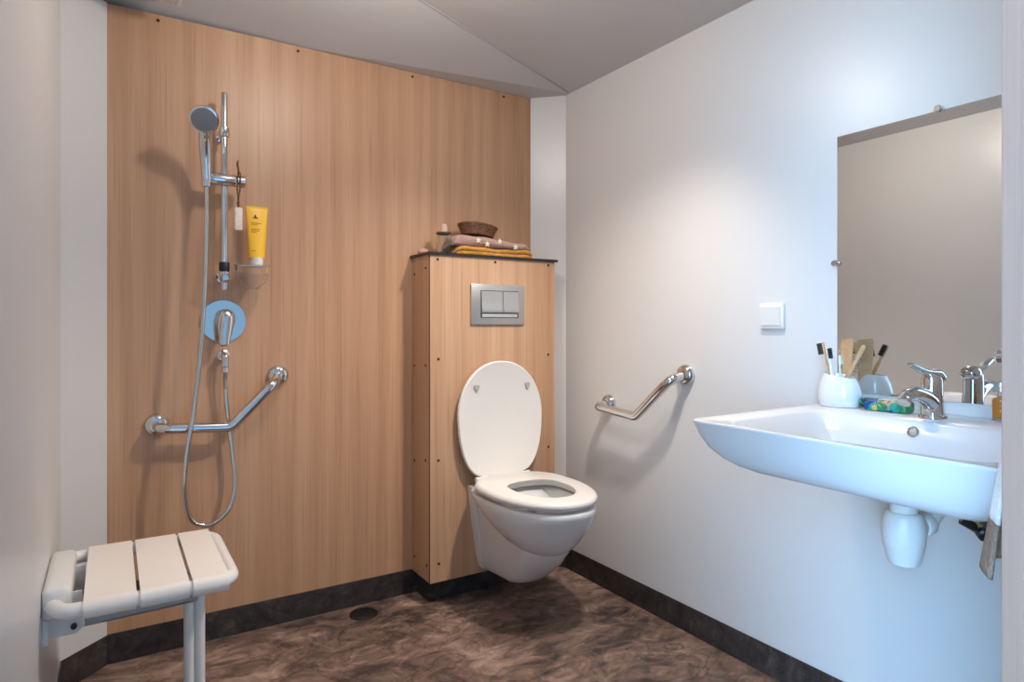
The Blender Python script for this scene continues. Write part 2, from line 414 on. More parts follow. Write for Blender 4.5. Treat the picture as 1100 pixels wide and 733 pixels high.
# pedestal against the box, rounded rectangle sections, tapering down
def rrect(x0, x1, y0, y1, z, r, n=6, zf=None):
    out = []
    for (cx, cy, a0) in ((x1-r, y1-.001, None), (x0+r, y1-.001, None), (x0+r, y0+r, PI), (x1-r, y0+r, 1.5*PI)):
        if a0 is None: 
            out.append((x1 if cx > (x0+x1)/2 else x0, y1, z)); continue
        for k in range(n+1):
            a = a0 + k/n*PI/2
            y = cy+r*math.sin(a)
            out.append((cx+r*math.cos(a), y, z if zf is None else z+(zf-z)*(y1-y)/(y1-y0)))
    return out
YW = CY-.0005
ped = []
for z, hw, y0, r, zf in ((.112, .068, 1.925, .06, .124), (.118, .078, 1.892, .07, .140), (.135, .086, 1.868, .08, .16), (.20, .094, 1.808, .088, .21), (.26, .099, 1.762, .092, .265), (.30, .102, 1.738, .095, .30), (.34, .106, 1.78, .10, .34), (.40, .114, 1.88, .11, .40), (.434, .118, 1.95, .11, .434)):
    ped.append(rrect(TX-hw, TX+hw, y0, YW, z, r, 8, zf))
skin(b, ped)
# flange plate against the box
fl_ = []
for z, hw in ((.120, .082), (.16, .092), (.30, .114), (.42, .130), (.438, .131)):
    fl_.append(rrect(TX-hw, TX+hw, YW-.045, YW, z, .012, 3))
skin(b, fl_)
obj('bowl', b, M['ceramic'], tl, sharp=60)
obj('water', lathe(nbm(), [(.068, 0), (.068, .002)], (TX, 1.90, .276), sy=.7), mat('toilet_water', (.72, .78, .80), .03, Transmission_Weight=.5), tl)
obj('fixing_hole', lathe(nbm(), [(.011, 0), (.011, .004), (.006, .005)], (TX-.117, 2.06, .37), (-1, -.25, 0), 16), M['buff'], tl)
# seat ring
SZ = .452
b = nbm()
def seat_ring(z, gi, go):
    return egg(1.640+go, 2.125-go*.5, .186-go, z), egg(1.708-gi, 1.990+gi, .118+gi, z)
o0, i0 = seat_ring(SZ, 0.004, .004); o1, i1 = seat_ring(SZ+.012, .010, -.002); o2, i2 = seat_ring(SZ+.022, .004, .004); o3, i3 = seat_ring(SZ+.026, -.012, .016)
skin(b, [i0, o0, o1, o2, o3, i3, i2, i1, i0], cap0=False, cap1=False)
bmesh.ops.remove_doubles(b, verts=b.verts, dist=1e-5)
obj('seat', b, M['seatw'], tl, sharp=70)
for sx, yy in ((-.11, 1.74), (.11, 1.74), (-.10, 2.03), (.10, 2.03)):
    obj('bumper', B((TX+sx*1.1-.010, yy-.010, .4395), (TX+sx*1.1+.010, yy+.010, SZ+.002), .002, 1), M['buff'], tl)
# raised lid leaning on the box
LT = V((0, .030, 1)).normalized(); LY, LZ = 2.135, .466
def lid_outline(inset, d):
    pts = []
    n = 56; L = .447
    for k in range(n):
        a = 2*PI*k/n; cs, sn = math.cos(a), math.sin(a)
        if sn > 0: u = .235 + (L-inset-.235)*sn; x = (.190-inset)*math.copysign(abs(cs)**.93, cs)
        else:
            u = .235 - (.235-inset-.004)*abs(sn)**.62
            tt = (.235-u)/.235
            x = (.190-inset - .030*tt**1.7)*math.copysign(abs(cs)**.36, cs) if abs(cs) > 1e-6 else 0
        p = V((TX+x, LY, LZ)) + LT*u + V((0, -d, 0))
        pts.append(p)
    return pts
b = nbm()
skin(b, [lid_outline(.016, -.012), lid_outline(.003, -.008), lid_outline(0, 0), lid_outline(0, .006), lid_outline(.004, .010), lid_outline(.010, .009), lid_outline(.016, .005)])
lid = obj('lid', b, M['seatw'], tl, sharp=50)
for sx in (-.105, .125):
    p = V((TX+sx-.005, LY, LZ)) + LT*.345
    hb = [(p.x+.011*q[0], p.y-.0115, p.z+.013*q[1]) for q in ((-.9, .9), (-.3, 1), (0, .75), (.3, 1), (.9, .9), (1, .3), (.55, -.5), (0, -1), (-.55, -.5), (-1, .3))]
    obj('lid_bumper', prism(nbm(), hb, (0, .008, 0)), M['buff'], lid, label='grey heart shaped buffer')
for sx in (-.095, .095):
    h = nbm(); tube(h, [(TX+sx-.026, 2.124, .466), (TX+sx+.026, 2.124, .466)], .0100, 18)
    box(h, (TX+sx-.013, 2.112, .438), (TX+sx+.013, 2.138, .462), .004)
    obj('hinge', h, M['seatw'], tl)

# ------------------------------------------------------------------ floor drain
t = thing('floor_drain', (.777, 2.263, 0), 'small round black drain set in the brown slate floor', 'drain')
obj('rim', lathe(nbm(), [(.030, .001), (.030, .004), (.046, .005), (.050, .003), (.051, 0)], (.777, 2.263, 0), seg=40), M['hpl'], t)
g = nbm(); lathe(g, [(.030, .0015), (.0295, .003), (.0, .003)], (.777, 2.263, 0), seg=32)
for k in range(3):
    box(g, (.757, 2.250+.012*k, .003), (.797, 2.254+.012*k, .0055))
obj('grate', g, M['black'], t)

# ------------------------------------------------------------------ shower rail
RX, RY = .312, 2.272
t = thing('shower_rail', (RX, YB, 1.166), 'vertical chrome slide rail on the oak panel above the round mixer', 'shower rail')
obj('pole', tube(nbm(), [(RX, RY, 1.166), (RX, RY, 1.170), (RX, RY, 1.805), (RX, RY, 1.810)], [.009, .0105, .0105, .009], 20), M['chrome'], t)
for z in (1.682, 1.212):
    b = nbm(); tube(b, [(RX, YB, z), (RX, YB-.004, z), (RX, YB-.006, z), (RX, RY+.006, z)], [.017, .017, .010, .010], 18)
    lathe(b, [(.012, -.017), (.0155, -.014), (.0165, 0), (.0155, .014), (.012, .017)], (RX, RY, z), seg=20)
    obj('bracket', b, M['chrome'], t)
SZ_ = 1.524
b = nbm(); tube(b, [(RX-.062, RY-.012, SZ_), (RX-.056, RY-.012, SZ_), (RX+.030, RY-.012, SZ_), (RX+.034, RY-.012, SZ_)], [.0165, .0200, .0200, .018], 24)
sl = obj('slider', b, M['chrome'], t)
obj('knob', tube(nbm(), [(RX+.034, RY-.012, SZ_), (RX+.037, RY-.012, SZ_), (RX+.058, RY-.012, SZ_), (RX+.062, RY-.012, SZ_)], [.014, .020, .020, .016], 20), M['steel'], sl)
# hand shower held in the slider
t = thing('hand_shower', (.254, 2.25, 1.50), 'chrome hand shower with a round grey spray face held in the slider', 'shower head')
HP = [(.2565, 2.249, 1.494), (.256, 2.246, 1.53), (.252, 2.228, 1.585), (.248, 2.205, 1.63), (.245, 2.180, 1.655), (.243, 2.160, 1.678)]
obj('handle', tube(nbm(), smooth_path(HP, 6), [.0135+.0060*min(1, k/16) for k in range(31)], 20), M['chrome'], t)
hn = V((-.22, -.80, -.56)).normalized(); hc = V((.238, 2.142, 1.676))
obj('head', lathe(nbm(), [(.012, -.030), (.028, -.027), (.039, -.014), (.0425, 0), (.0415, .004), (.037, .006)], hc, hn, 36), M['chrome'], t)
obj('spray_face', lathe(nbm(), [(.0375, .004), (.036, .0075), (.02, .009), (.0, .009)], hc, hn, 36), M['spray'], t, label='grey rubber spray face')
# hose
hp = [(.318, 2.300, .893), (.319, 2.303, .85), (.325, 2.305, .77), (.340, 2.305, .63), (.347, 2.295, .53), (.328, 2.275, .452), (.272, 2.255, .412), (.216, 2.240, .435), (.193, 2.232, .515), (.196, 2.228, .634), (.217, 2.226, .781), (.236, 2.228, .96), (.249, 2.232, 1.171), (.2555, 2.240, 1.382), (.2565, 2.248, 1.494)]
path = smooth_path(hp, 40)
rr = [.0066 + (.0009 if k % 2 else -.0005) for k in range(len(path))]
b = nbm(); tube(b, path, rr, 12)
hs = obj('shower_hose', b, M['steel'], loc=(.318, 2.30, .893), sharp=80, label='long ribbed steel hose looping down from the hand shower past the grab bar', cat='hose')
# wall outlet
t = thing('shower_outlet', (.318, YB, .95), 'small chrome outlet elbow under the round mixer feeding the hose', 'outlet')
obj('elbow', tube(nbm(), fillet([(.318, YB, .950), (.318, 2.300, .950), (.318, 2.300, .915)], .012), .0115, 18), M['chrome'], t)
obj('rosette', lathe(nbm(), [(.019, 0), (.019, .004), (.012, .008)], (.318, YB, .950), (0, -1, 0), 24), M['chrome'], t)
obj('hose_nut', lathe(nbm(), [(.0085, 0), (.0120, .003), (.0120, .018), (.0095, .022)], (.318, 2.300, .893), (0, 0, 1), 8), M['steel'], t, smooth=False)
# mixer
t = thing('shower_mixer', (.318, YB, 1.065), 'round chrome mixer plate with a drooping lever on the oak panel', 'mixer tap')
obj('plate', lathe(nbm(), [(.0715, 0), (.0720, .006), (.0700, .0085), (.0, .0085)], (.318, YB, 1.065), (0, -1, 0), 56), M['chrome'], t)
b = nbm(); lathe(b, [(.032, .008), (.031, .030), (.027, .040), (.018, .045), (0, .046)], (.322, YB, 1.072), (0, -1, 0), 32)
obj('body', b, M['chrome'], t)
b = nbm(); rings = []
for y, z, wx, th in ((2.300, 1.104, .006, .004), (2.297, 1.101, .016, .012), (2.294, 1.090, .0235, .020), (2.291, 1.072, .0265, .022), (2.288, 1.050, .0255, .018), (2.284, 1.028, .0215, .013), (2.280, 1.008, .0175, .010), (2.277, .994, .0160, .008), (2.275, .986, .0150, .007), (2.275, .983, .010, .004)):
    rings.append([(.322-.010*(1.10-z)/.117+wx*math.cos(2*PI*k/24), y+th*math.sin(2*PI*k/24)*.8, z-.25*th*math.sin(2*PI*k/24)) for k in range(24)])
skin(b, rings); obj('lever', b, M['chrome'], t)
# soap dish on the rail
t = thing('soap_dish', (RX, RY, 1.22), 'clear plastic soap dish clipped to the foot of the shower rail', 'soap dish')
obj('collar', lathe(nbm(), [(.0150, 0), (.0165, .003), (.0165, .026), (.0150, .029)], (RX, RY, 1.228), seg=20), M['black'], t, label='black clamp collar')
b = nbm()
def dishring(z, k, n=36, cxx=.394, cyy=2.262): return [(cxx+.056*k*math.cos(2*PI*i/n), cyy+.048*k*math.sin(2*PI*i/n), z) for i in range(n)]
skin(b, [dishring(1.249, 1.0), dishring(1.252, 1.0), dishring(1.252, .955), dishring(1.226, .90), dishring(1.196, .66), dishring(1.178, .30), dishring(1.178, .25), dishring(1.172, .30), dishring(1.192, .70), dishring(1.222, .95)], cap0=False)
dish = obj('tray', b, M['clear'], t)
b = nbm(); skin(b, [dishring(1.2445, .88), dishring(1.2475, .88)])
obj('drip_grid', b, mat('frosted_plastic', (.85, .80, .76), .4, Transmission_Weight=.5), t)
obj('arm', B((RX+.012, RY-.012, 1.236), (.352, RY+.006, 1.2475), .003), M['clear'], t)
obj('lock_knob', lathe(nbm(), [(.009, -.024), (.0135, -.020), (.0150, -.010), (.0135, .002), (.010, .008)], (RX, RY-.004, 1.205), (0, 1, 0), 20), M['chrome'], t)
# yellow tube
t = thing('shower_gel_tube', (.410, 2.258, 1.2475), 'upright yellow shower gel tube with a white cap on the soap dish', 'tube')
obj('cap', lathe(nbm(), [(.0235, 0), (.0255, .002), (.0265, .026), (.0245, .0275)], (.410, 2.258, 1.2477), seg=32, sx=.72, sy=1), M['plastic'], t, label='white cap')
b = nbm(); rings = []
for k in range(13):
    u = k/12; z = 1.275+.165*u
    hx = .0250 + .0095*u; hy = .0185*(1-u)**.8 + .0012
    rings.append([(.410+hx*math.cos(2*PI*i/28), 2.258+hy*math.sin(2*PI*i/28), z) for i in range(28)])
skin(b, rings); box(b, (.410-.0345, 2.2568, 1.4385), (.410+.0345, 2.2592, 1.446))
obj('body', b, M['yellow'], t)
b = nbm()
def dash(x0, x1, z, h=.0022, u=None):
    u = (z-1.275)/.165
    for i in range(6):
        xa = x0+(x1-x0)*i/6; xb = x0+(x1-x0)*(i+1)/6
        hx = .0250+.0095*u; hy = .0185*(1-u)**.8+.0012
        def yy(x): return 2.258-hy*math.sqrt(max(0, 1-((x-.410)/hx)**2))-.0004
        vs = [(xa, yy(xa), z), (xb, yy(xb), z), (xb, yy(xb), z+h), (xa, yy(xa), z+h)]
        poly(b, vs)
dash(.396, .412, 1.4055, .004); dash(.401, .407, 1.4095, .006); dash(.403, .405, 1.4155, .003)
obj('emblem', b, M['brown_print'], t, smooth=False, label='dark brown emblem')
for a_ in ((.390, .420, 1.388, .0028), (.390, .411, 1.383, .0018), (.390, .417, 1.368), (.390, .416, 1.363), (.390, .407, 1.358), (.390, .403, 1.296)):
    b = nbm(); dash(*a_); bmesh.ops.remove_doubles(b, verts=b.verts, dist=1e-6)
    obj('printed_line', b, M['print'], t, smooth=False)
# pumice tag hanging from the slider knob
t = thing('pumice_tag', (.353, 2.235, 1.358), 'small pale block hanging on a brown cord from the shower slider', 'pumice')
obj('block', B((.337, 2.229, 1.360), (.361, 2.243, 1.434), .004), M['tag'], t)
b = nbm()
tube(b, smooth_path([(.349, 2.236, 1.433), (.351, 2.238, 1.47), (.355, 2.236, 1.505), (.355, 2.238, 1.545), (.353, 2.2545, 1.551), (.353, 2.268, 1.549), (.353, 2.283, 1.53), (.352, 2.281, 1.50), (.350, 2.25, 1.47), (.348, 2.236, 1.433)], 6), .0022, 8)
tube(b, smooth_path([(.353, 2.262, 1.546), (.352, 2.258, 1.565), (.349, 2.256, 1.578), (.351, 2.254, 1.592)], 5), [.0032]*8+[.0035]*4+[.003]*2+[.002]*2, 8)
tube(b, smooth_path([(.350, 2.236, 1.452), (.347, 2.233, 1.445), (.351, 2.233, 1.437)], 5), .004, 8)
obj('cord', b, M['cord'], t, label='brown cord')

# ------------------------------------------------------------------ grab bars
def bar_path(pts):
    a = fillet(pts[:3], .045, 9); e = fillet(pts[-3:], .045, 9)
    m = fillet([a[-2], pts[2], e[1]], .014, 5)
    return a[:-1] + m[1:-1] + e[1:]
def grab_bar(loc, pts, ax, label, r=.0165):
    t = thing('grab_bar', loc, label, 'grab bar', None)
    obj('bar', tube(nbm(), bar_path(pts), r, 22), M['chrome'], t)
    a = V(ax)
    for p in (pts[0], pts[-1]):
        fg = obj('flange', lathe(nbm(), [(.036, 0), (.0365, .005), (.034, .014), (.027, .021), (.0175, .024)], p, a, 36), M['chrome'], t)
    return t
grab_bar((.32, YB, .72), [(.122, YB, .732), (.126, 2.272, .728), (.331, 2.272, .717), (.470, 2.272, .858), (.495, YB, .876)], (0, -1, 0), 'angled chrome grab bar on the oak panel under the shower mixer')
grab_bar((XR, 1.72, .72), [(XR, 1.945, .742), (1.600, 1.945, .736), (1.600, 1.722, .722), (1.600, 1.555, .866), (XR, 1.545, .882)], (-1, 0, 0), 'angled chrome grab bar on the white wall between toilet and washbasin')

# ------------------------------------------------------------------ folding shower seat
t = thing('folding_shower_stool', (XL, 1.78, .40), 'white folding shower seat with three cream slats on the left wall', 'shower seat')
TZ, tr = .462, .0155
fr_pts = fillet([(XL+.02, 1.645, TZ), (-.085, 1.598, TZ), (.241, 1.598, TZ), (.241, 1.965, TZ), (-.085, 1.965, TZ), (XL+.02, 1.915, TZ)], .05, 8)
obj('tube_frame', tube(nbm(), fr_pts, tr, 18), M['tubew'], t)
for x0, x1 in ((-.050, .045), (.052, .1465), (.1535, .228)):
    b = nbm()
    prof = []
    # slat cross-section in Y/Z: flat deck whose ends wrap round the two tubes
    def arc(cy, a0, a1, r, n=10): return [(cy+r*math.cos(a0+(a1-a0)*k/n), TZ+r*math.sin(a0+(a1-a0)*k/n)) for k in range(n+1)]
    prof += arc(1.598, 1.45*PI, .5*PI, .0205)[0:]
    prof += arc(1.965, .5*PI, -.45*PI, .0205)
    prof += arc(1.965, -.45*PI, .40*PI, .0165)
    prof += arc(1.598, .60*PI, 1.45*PI, .0165)
    skin(b, [[(x, y, z) for y, z in prof] for x in (x0, x1)])
    obj('slat', b, M['slat'], t, sharp=40)
b = nbm(); box(b, (XL, 1.640, .430), (XL+.052, 1.92, .500), .014, 3)
obj('wall_cover', b, M['plastic'], t, label='white bracket cover')
b = nbm(); box(b, (XL, 1.655, .375), (XL+.012, 1.905, .44), .002, 1)
prism(b, [(XL+.008, 1.690, .470), (XL+.070, 1.690, .470), (XL+.075, 1.690, .392), (XL+.060, 1.690, .378), (XL+.008, 1.690, .378)], (0, .004, 0))
prism(b, [(XL+.008, 1.866, .470), (XL+.070, 1.866, .470), (XL+.075, 1.866, .392), (XL+.060, 1.866, .378), (XL+.008, 1.866, .378)], (0, .004, 0))
br_ = obj('wall_bracket', b, M['plastic'], t)
obj('pivot_bolt', tube(nbm(), [(XL+.055, 1.682, .396), (XL+.055, 1.874, .396)], .006, 12), M['hpl'], br_)
b = nbm()
box(b, (-.075, 1.700, -.013), (.175, 1.706, .013), .001, 1); box(b, (-.075, 1.852, -.013), (.175, 1.858, .013), .001, 1); box(b, (-.02, 1.700, -.013), (.16, 1.858, -.010))
bmesh.ops.rotate(b, verts=b.verts, cent=(-.075, 0, 0), matrix=Matrix.Rotation(-math.radians(1.5), 3, 'Y')); bmesh.ops.translate(b, verts=b.verts, vec=(0, 0, .397))
obj('stay', b, M['greym'], t, label='grey support stay')
b = nbm()
for xx in (.1585, .1815):
    tube(b, [(xx, 1.724, .012), (xx, 1.724, .455)], .0120, 16)
box(b, (.148, 1.706, .395), (.192, 1.742, .452), .004)
tube(b, [(.170, 1.60, .447), (.170, 1.96, .447)], .010, 12)
lg = obj('leg', b, M['tubew'], t)
obj('foot', B((.143, 1.706, 0), (.197, 1.742, .022), .005), M['black'], lg)

# ------------------------------------------------------------------ ceiling lamp near the shower (its lower edge is just in the picture)
t = thing('ceiling_vent', (.06, 2.15, 1.985), 'pale grey box hanging under the ceiling above the oak panel', 'vent')
obj('housing', B((-.06, 2.104, 2.028), (.166, 2.20, 2.10), .004), M['plastic'], t)
obj('end_cap', B((.166, 2.100, 2.024), (.180, 2.204, 2.10), .004), M['plastic'], t)

# ------------------------------------------------------------------ things on the black ledge
LZT = CZ+.009
t = thing('glass_jar', (1.084, 2.235, LZT), 'small clear glass jar with a pale stopper on the black ledge', 'jar')
jx, jy = 1.086, 2.235
obj('body', lathe(nbm(), [(.027, 0), (.029, .003), (.029, .072), (.027, .078), (.0245, .078), (.0255, .070), (.0255, .008), (.0, .006)], (jx, jy, LZT), seg=32), M['glass'], t)
obj('rim', lathe(nbm(), [(.0275, .076), (.0295, .077), (.0295, .085), (.0265, .086), (.0262, .076)], (jx, jy, LZT), seg=32), mat('dark_jar_rim', (.10, .07, .05), .3, .5), t, label='dark jar rim')
obj('stopper', lathe(nbm(), [(.024, .0795), (.024, .086), (.014, .090), (.0135, .108), (.010, .117), (.0, .119)], (jx, jy, LZT), seg=24), mat('pale_cork', (.58, .40, .27), .7), t, label='pale wooden stopper')
obj('round_soap', lathe(nbm(), [(.012, 0), (.020, .004), (.023, .012), (.018, .021), (.008, .025), (0, .026)], (1.024, 2.29, LZT), seg=24), M['soapp'], loc=(1.024, 2.29, LZT), label='small pinkish round soap at the left end of the black ledge', cat='soap')

def folded_towel(name, x0, x1, y0, y1, z0, layers, th, m, label, seed, droop=.0):
    """a towel folded into a pad: one rounded serpentine sheet, swept along X, with soft unevenness"""
    rnd = random.Random(seed)
    t = thing(name, ((x0+x1)/2, (y0+y1)/2, z0), label, 'towel')
    b = nbm(); nx = 26
    # section (Y,Z): outline of the stacked folds
    prof = []
    rh = th/2
    for k in range(layers):           # front side: bulging fold per layer
        zc = z0+th*(k+.5)
        for q in range(7):
            a = -PI/2+PI*q/6
            prof.append((y0+rh*.8-rh*.9*math.cos(a), zc+rh*.96*math.sin(a)))
    prof += [(y0+(y1-y0)*q/8, z0+th*layers) for q in range(1, 8)]
    for k in reversed(range(layers)):
        zc = z0+th*(k+.5)
        for q in range(5):
            a = PI/2-PI*q/4
            prof.append((y1-rh*.8+rh*.8*math.cos(a), zc+rh*.96*math.sin(a)))
    prof += [(y1-(y1-y0)*q/4, z0) for q in range(1, 4)]
    rings = []
    ph = [rnd.uniform(0, 6) for _ in range(4)]
    for i in range(nx+1):
        u = i/nx; x = x0+(x1-x0)*u
        e = min(1, u/.09, (1-u)/.09); s = .45+.55*math.sqrt(max(0, 1-(1-e)**2))
        ring = []
        for (y, z) in prof:
            hh = z-z0
            wob = .0022*math.sin(9*u+ph[0])+.0012*math.sin(23*u+ph[1])
            zz = z0+hh*(s if e < 1 else 1)+(wob - droop*u)*(hh/(th*layers))
            yy = y+.003*math.sin(7*u+ph[2]+hh*120)*(1 if y < (y0+y1)/2 else .3)
            ring.append((x+(.006*math.sin(hh*190+ph[3]) if e < .3 else 0), yy, max(z0, zz)))
        rings.append(ring)
    skin(b, rings)
    o = obj('folded_cloth', b, m, t, sharp=75)
    return t
folded_towel('bath_towel', 1.125, 1.478, 2.205, 2.332, LZT, 2, .0175, M['yt'], 'mustard yellow towel folded under the dusty pink one on the ledge', 2)
tp = folded_towel('bath_towel', 1.120, 1.462, 2.208, 2.330, LZT+.0385, 1, .0470, M['pt'], 'dusty pink towel with cream stars folded on the mustard towel', 5, droop=.020)
for cx, cz in ((1.222, LZT+.062), (1.262, LZT+.050), (1.395, LZT+.046), (1.32, LZT+.064)):
    st = []
    for k in range(10):
        r = .0135 if k % 2 == 0 else .0060
        st.append((cx+r*math.cos(2*PI*k/10+PI/2), 2.2035, cz+r*math.sin(2*PI*k/10+PI/2)))
    obj('star_print', prism(nbm(), st, (0, .006, 0)), M['star'], tp, smooth=False)
# wicker basket: woven rings round a tilted oval
bz = LZT+.0360+.0440
t = thing('wicker_basket', (1.245, 2.262, bz), 'small dark brown wicker basket on the folded towels', 'basket')
b = nbm()
tilt = Matrix.Rotation(math.radians(5), 3, 'Y') @ Matrix.Rotation(math.radians(-7), 3, 'X')
n = 60; rows = 9
for k in range(rows):
    u = k/(rows-1)
    pts = []
    for i in range(n+1):
        a = 2*PI*i/n; w_ = .0016*math.sin(a*15+PI*(k % 2))
        p = V(((.066+.018*u+w_)*math.cos(a), (.040+.014*u+w_)*math.sin(a), .004+.037*u))
        pts.append(V((1.252, 2.266, bz+.004)) + tilt @ p)
    tube(b, pts, .0030 if k < rows-1 else .0042, 6, cap=False)
obj('weave', b, M['wick'], t)
b = nbm(); rings = []
for u, k in ((.0, .0), (.0, .9), (.0, .98), (1, .98)):
    rings.append([V((1.252, 2.266, bz+.004)) + tilt @ V(((.066+.018*u)*k*math.cos(2*PI*i/n), (.040+.014*u)*k*math.sin(2*PI*i/n), .003+.036*u)) for i in range(n)])
skin(b, rings, cap0=False, cap1=False)
for i in range(15):
    a = 2*PI*i/15
    tube(b, [V((1.252, 2.266, bz+.004)) + tilt @ V(((.066+.018*u)*math.cos(a), (.040+.014*u)*math.sin(a), .002+.039*u)) for u in (0, .5, 1)], .0022, 6)
obj('body', b, M['wick'], t)

# ------------------------------------------------------------------ light switch
t = thing('light_switch', (XR, 1.206, 1.078), 'square white light switch on the white wall left of the mirror', 'switch')
obj('plate', B((XR-.010, 1.166, 1.040), (XR, 1.247, 1.117), .003), M['plastic'], t)
b = nbm(); prism(b, [(XR-.010, 1.175, 1.049), (XR-.010, 1.175, 1.108), (XR-.0155, 1.175, 1.106), (XR-.012, 1.175, 1.051)], (0, .062, 0))
obj('rocker', b, M['plastic'], t, smooth=False)

# ------------------------------------------------------------------ mirror
MY0, MY1, MZ0, MZ1 = .498, 1.004, .872, 1.561
t = thing('mirror', (XR, .751, MZ0), 'frameless rectangular mirror on the white wall above the washbasin', 'mirror')
b = B((XR-.006, MY0, MZ0), (XR-.0005, MY1, MZ1)); 
obj('mirror_glass', b, M['mirror'], t, smooth=False)
def clip(y, z):
    b = nbm(); lathe(b, [(.0085, 0), (.0085, .016), (.0075, .0185), (0, .019)], (XR, y, z), (-1, 0, 0), 24)
    c_ = obj('mirror_clip', b, M['chrome'], t, label='round chrome mirror clip')
    obj('clip_face', lathe(nbm(), [(.0074, .0188), (.0065, .0196), (0, .0196)], (XR, y, z), (-1, 0, 0), 24), M['steel'], c_)
clip(.751, MZ1+.003); clip(MY1+.003, 1.219); clip(MY0-.003, 1.219)

# ------------------------------------------------------------------ washbasin
BZ = .842
t = thing('washbasin', (XR, .71, .70), 'wide white ceramic washbasin hung on the white wall below the mirror', 'washbasin')
def dring(xf, ylo, yhi, z, r, flare=0.0, n=10, xb=XR-.0005):
    """D-shaped ring: straight along the wall at xb, rounded front corners at xf"""
    out = [(xb, ylo-flare, z)]
    m = 8
    for k in range(1, m): 
        u = k/m; out.append((xb+(xf+r-xb)*u, ylo-flare*(1-u), z))
    for k in range(n+1):
        a = PI*1.5-PI/2*k/n
        out.append((xf+r+r*math.cos(a), ylo+r+r*math.sin(a), z))
    for k in range(1, 12): out.append((xf, ylo+r+(yhi-r-ylo-r)*k/12, z))
    for k in range(n+1):
        a = PI-PI/2*k/n
        out.append((xf+r+r*math.cos(a), yhi-r+r*math.sin(a), z))
    for k in range(1, m):
        u = k/m; out.append((xf+r+(xb-xf-r)*u, yhi+flare*u, z))
    out.append((xb, yhi+flare, z))
    for k in range(1, 12): out.append((xb, yhi+flare+(ylo-yhi-2*flare)*k/12, z))
    return out
ylo, yhi = .385, 1.006
rings = []
prof = [(.700, .285, .285, .05), (.703, .25, .275, .06), (.722, .165, .245, .06), (.737, .085, .205, .05), (.742, .055, .155, .05), (.746, .040, .118, .045), (.753, .030, .083, .045), (.765, .022, .055, .04), (.784, .014, .029, .035), (.808, .008, .012, .03), (.828, .003, .005, .028), (.836, .001, .002, .028), (.8395, .0, .002, .027), (.8418, .002, .003, .026), (BZ, .006, .006, .024)]
for z, xi, yi, r in prof:
    rings.append(dring(1.090+xi, ylo+yi*.5, yhi-yi, z, r, flare=.012*max(0, (z-.74)/.102)))
# inside: shoulder, then the bowl well (its back wall stops short of the tap deck)
def well(xf, xb, y0, y1, z, r):
    tmp = dring(xf, y0, y1, z, r, 0.0, xb=xb)
    return tmp
rings.append(well(1.116, 1.500, ylo+.042, yhi-.055, BZ-.0008, .06))
rings.append(well(1.122, 1.494, ylo+.050, yhi-.063, BZ-.006, .06))
rings.append(well(1.140, 1.474, ylo+.072, yhi-.095, BZ-.050, .06))
rings.append(well(1.170, 1.455, ylo+.105, yhi-.135, BZ-.095, .06))
rings.append(well(1.230, 1.430, ylo+.175, yhi-.205, BZ-.122, .06))
b = nbm(); skin(b, rings)
obj('basin', b, M['ceramic'], t, sharp=60)
on = V((-1, 0, .42)).normalized()
ov = obj('overflow_ring', lathe(nbm(), [(.0125, -.006), (.0125, .003), (.0105, .0045), (.0085, .003), (.0085, -.004)], (1.4845, .722, .817), on, 28), M['chrome'], t, label='chrome overflow ring')
obj('overflow_disc', lathe(nbm(), [(.0085, -.003), (.0080, .0015), (0, .002)], (1.4845, .722, .817), on, 24), M['satin'], ov)
obj('waste', lathe(nbm(), [(.030, 0), (.030, .003), (.022, .005), (0, .006)], (1.335, .70, BZ-.122), seg=28), M['chrome'], t)
obj('underside_shade', B((1.42, .640, .684), (1.50, .695, .702), .004), M['black'], t, label='black block standing in for the shade under the basin')  # black block stands in for the shaded hollow of the basin's underside

# bottle trap
TXp, TYp = 1.425, .712
t = thing('bottle_trap', (TXp, TYp, .545), 'white plastic bottle trap and waste pipe under the washbasin', 'trap')
obj('tailpiece', lathe(nbm(), [(.0255, 0), (.0260, .004), (.0260, .056)], (TXp, TYp, .645), seg=32), M['plastic'], t)
obj('body', lathe(nbm(), [(.0395, .590), (.0405, .598), (.0425, .612), (.0420, .628), (.0385, .644), (.0345, .653), (.0305, .656)], (TXp, TYp, 0), seg=36), M['plastic'], t)
obj('cup', lathe(nbm(), [(.0, .546), (.0285, .546), (.0305, .550), (.0345, .565), (.0390, .584), (.0400, .588), (.0400, .5915)], (TXp, TYp, 0), seg=36), M['plastic'], t)
b = nbm(); tube(b, fillet([(TXp+.02, TYp-.005, .615), (TXp+.075, TYp-.012, .622), (TXp+.105, TYp-.016, .650), (TXp+.150, TYp-.02, .655), (XR, TYp-.02, .655)], .03), .0190, 20)
lathe(b, [(.0225, 0), (.0245, .003), (.0245, .022), (.0225, .025)], (TXp+.052, TYp-.009, .619), (.98, -.1, .12), 20)
obj('outlet_pipe', b, M['plastic'], t)
obj('wall_rose', lathe(nbm(), [(.036, 0), (.034, .006), (.020, .010)], (XR, TYp-.02, .655), (-1, 0, 0), 28), M['plastic'], t)
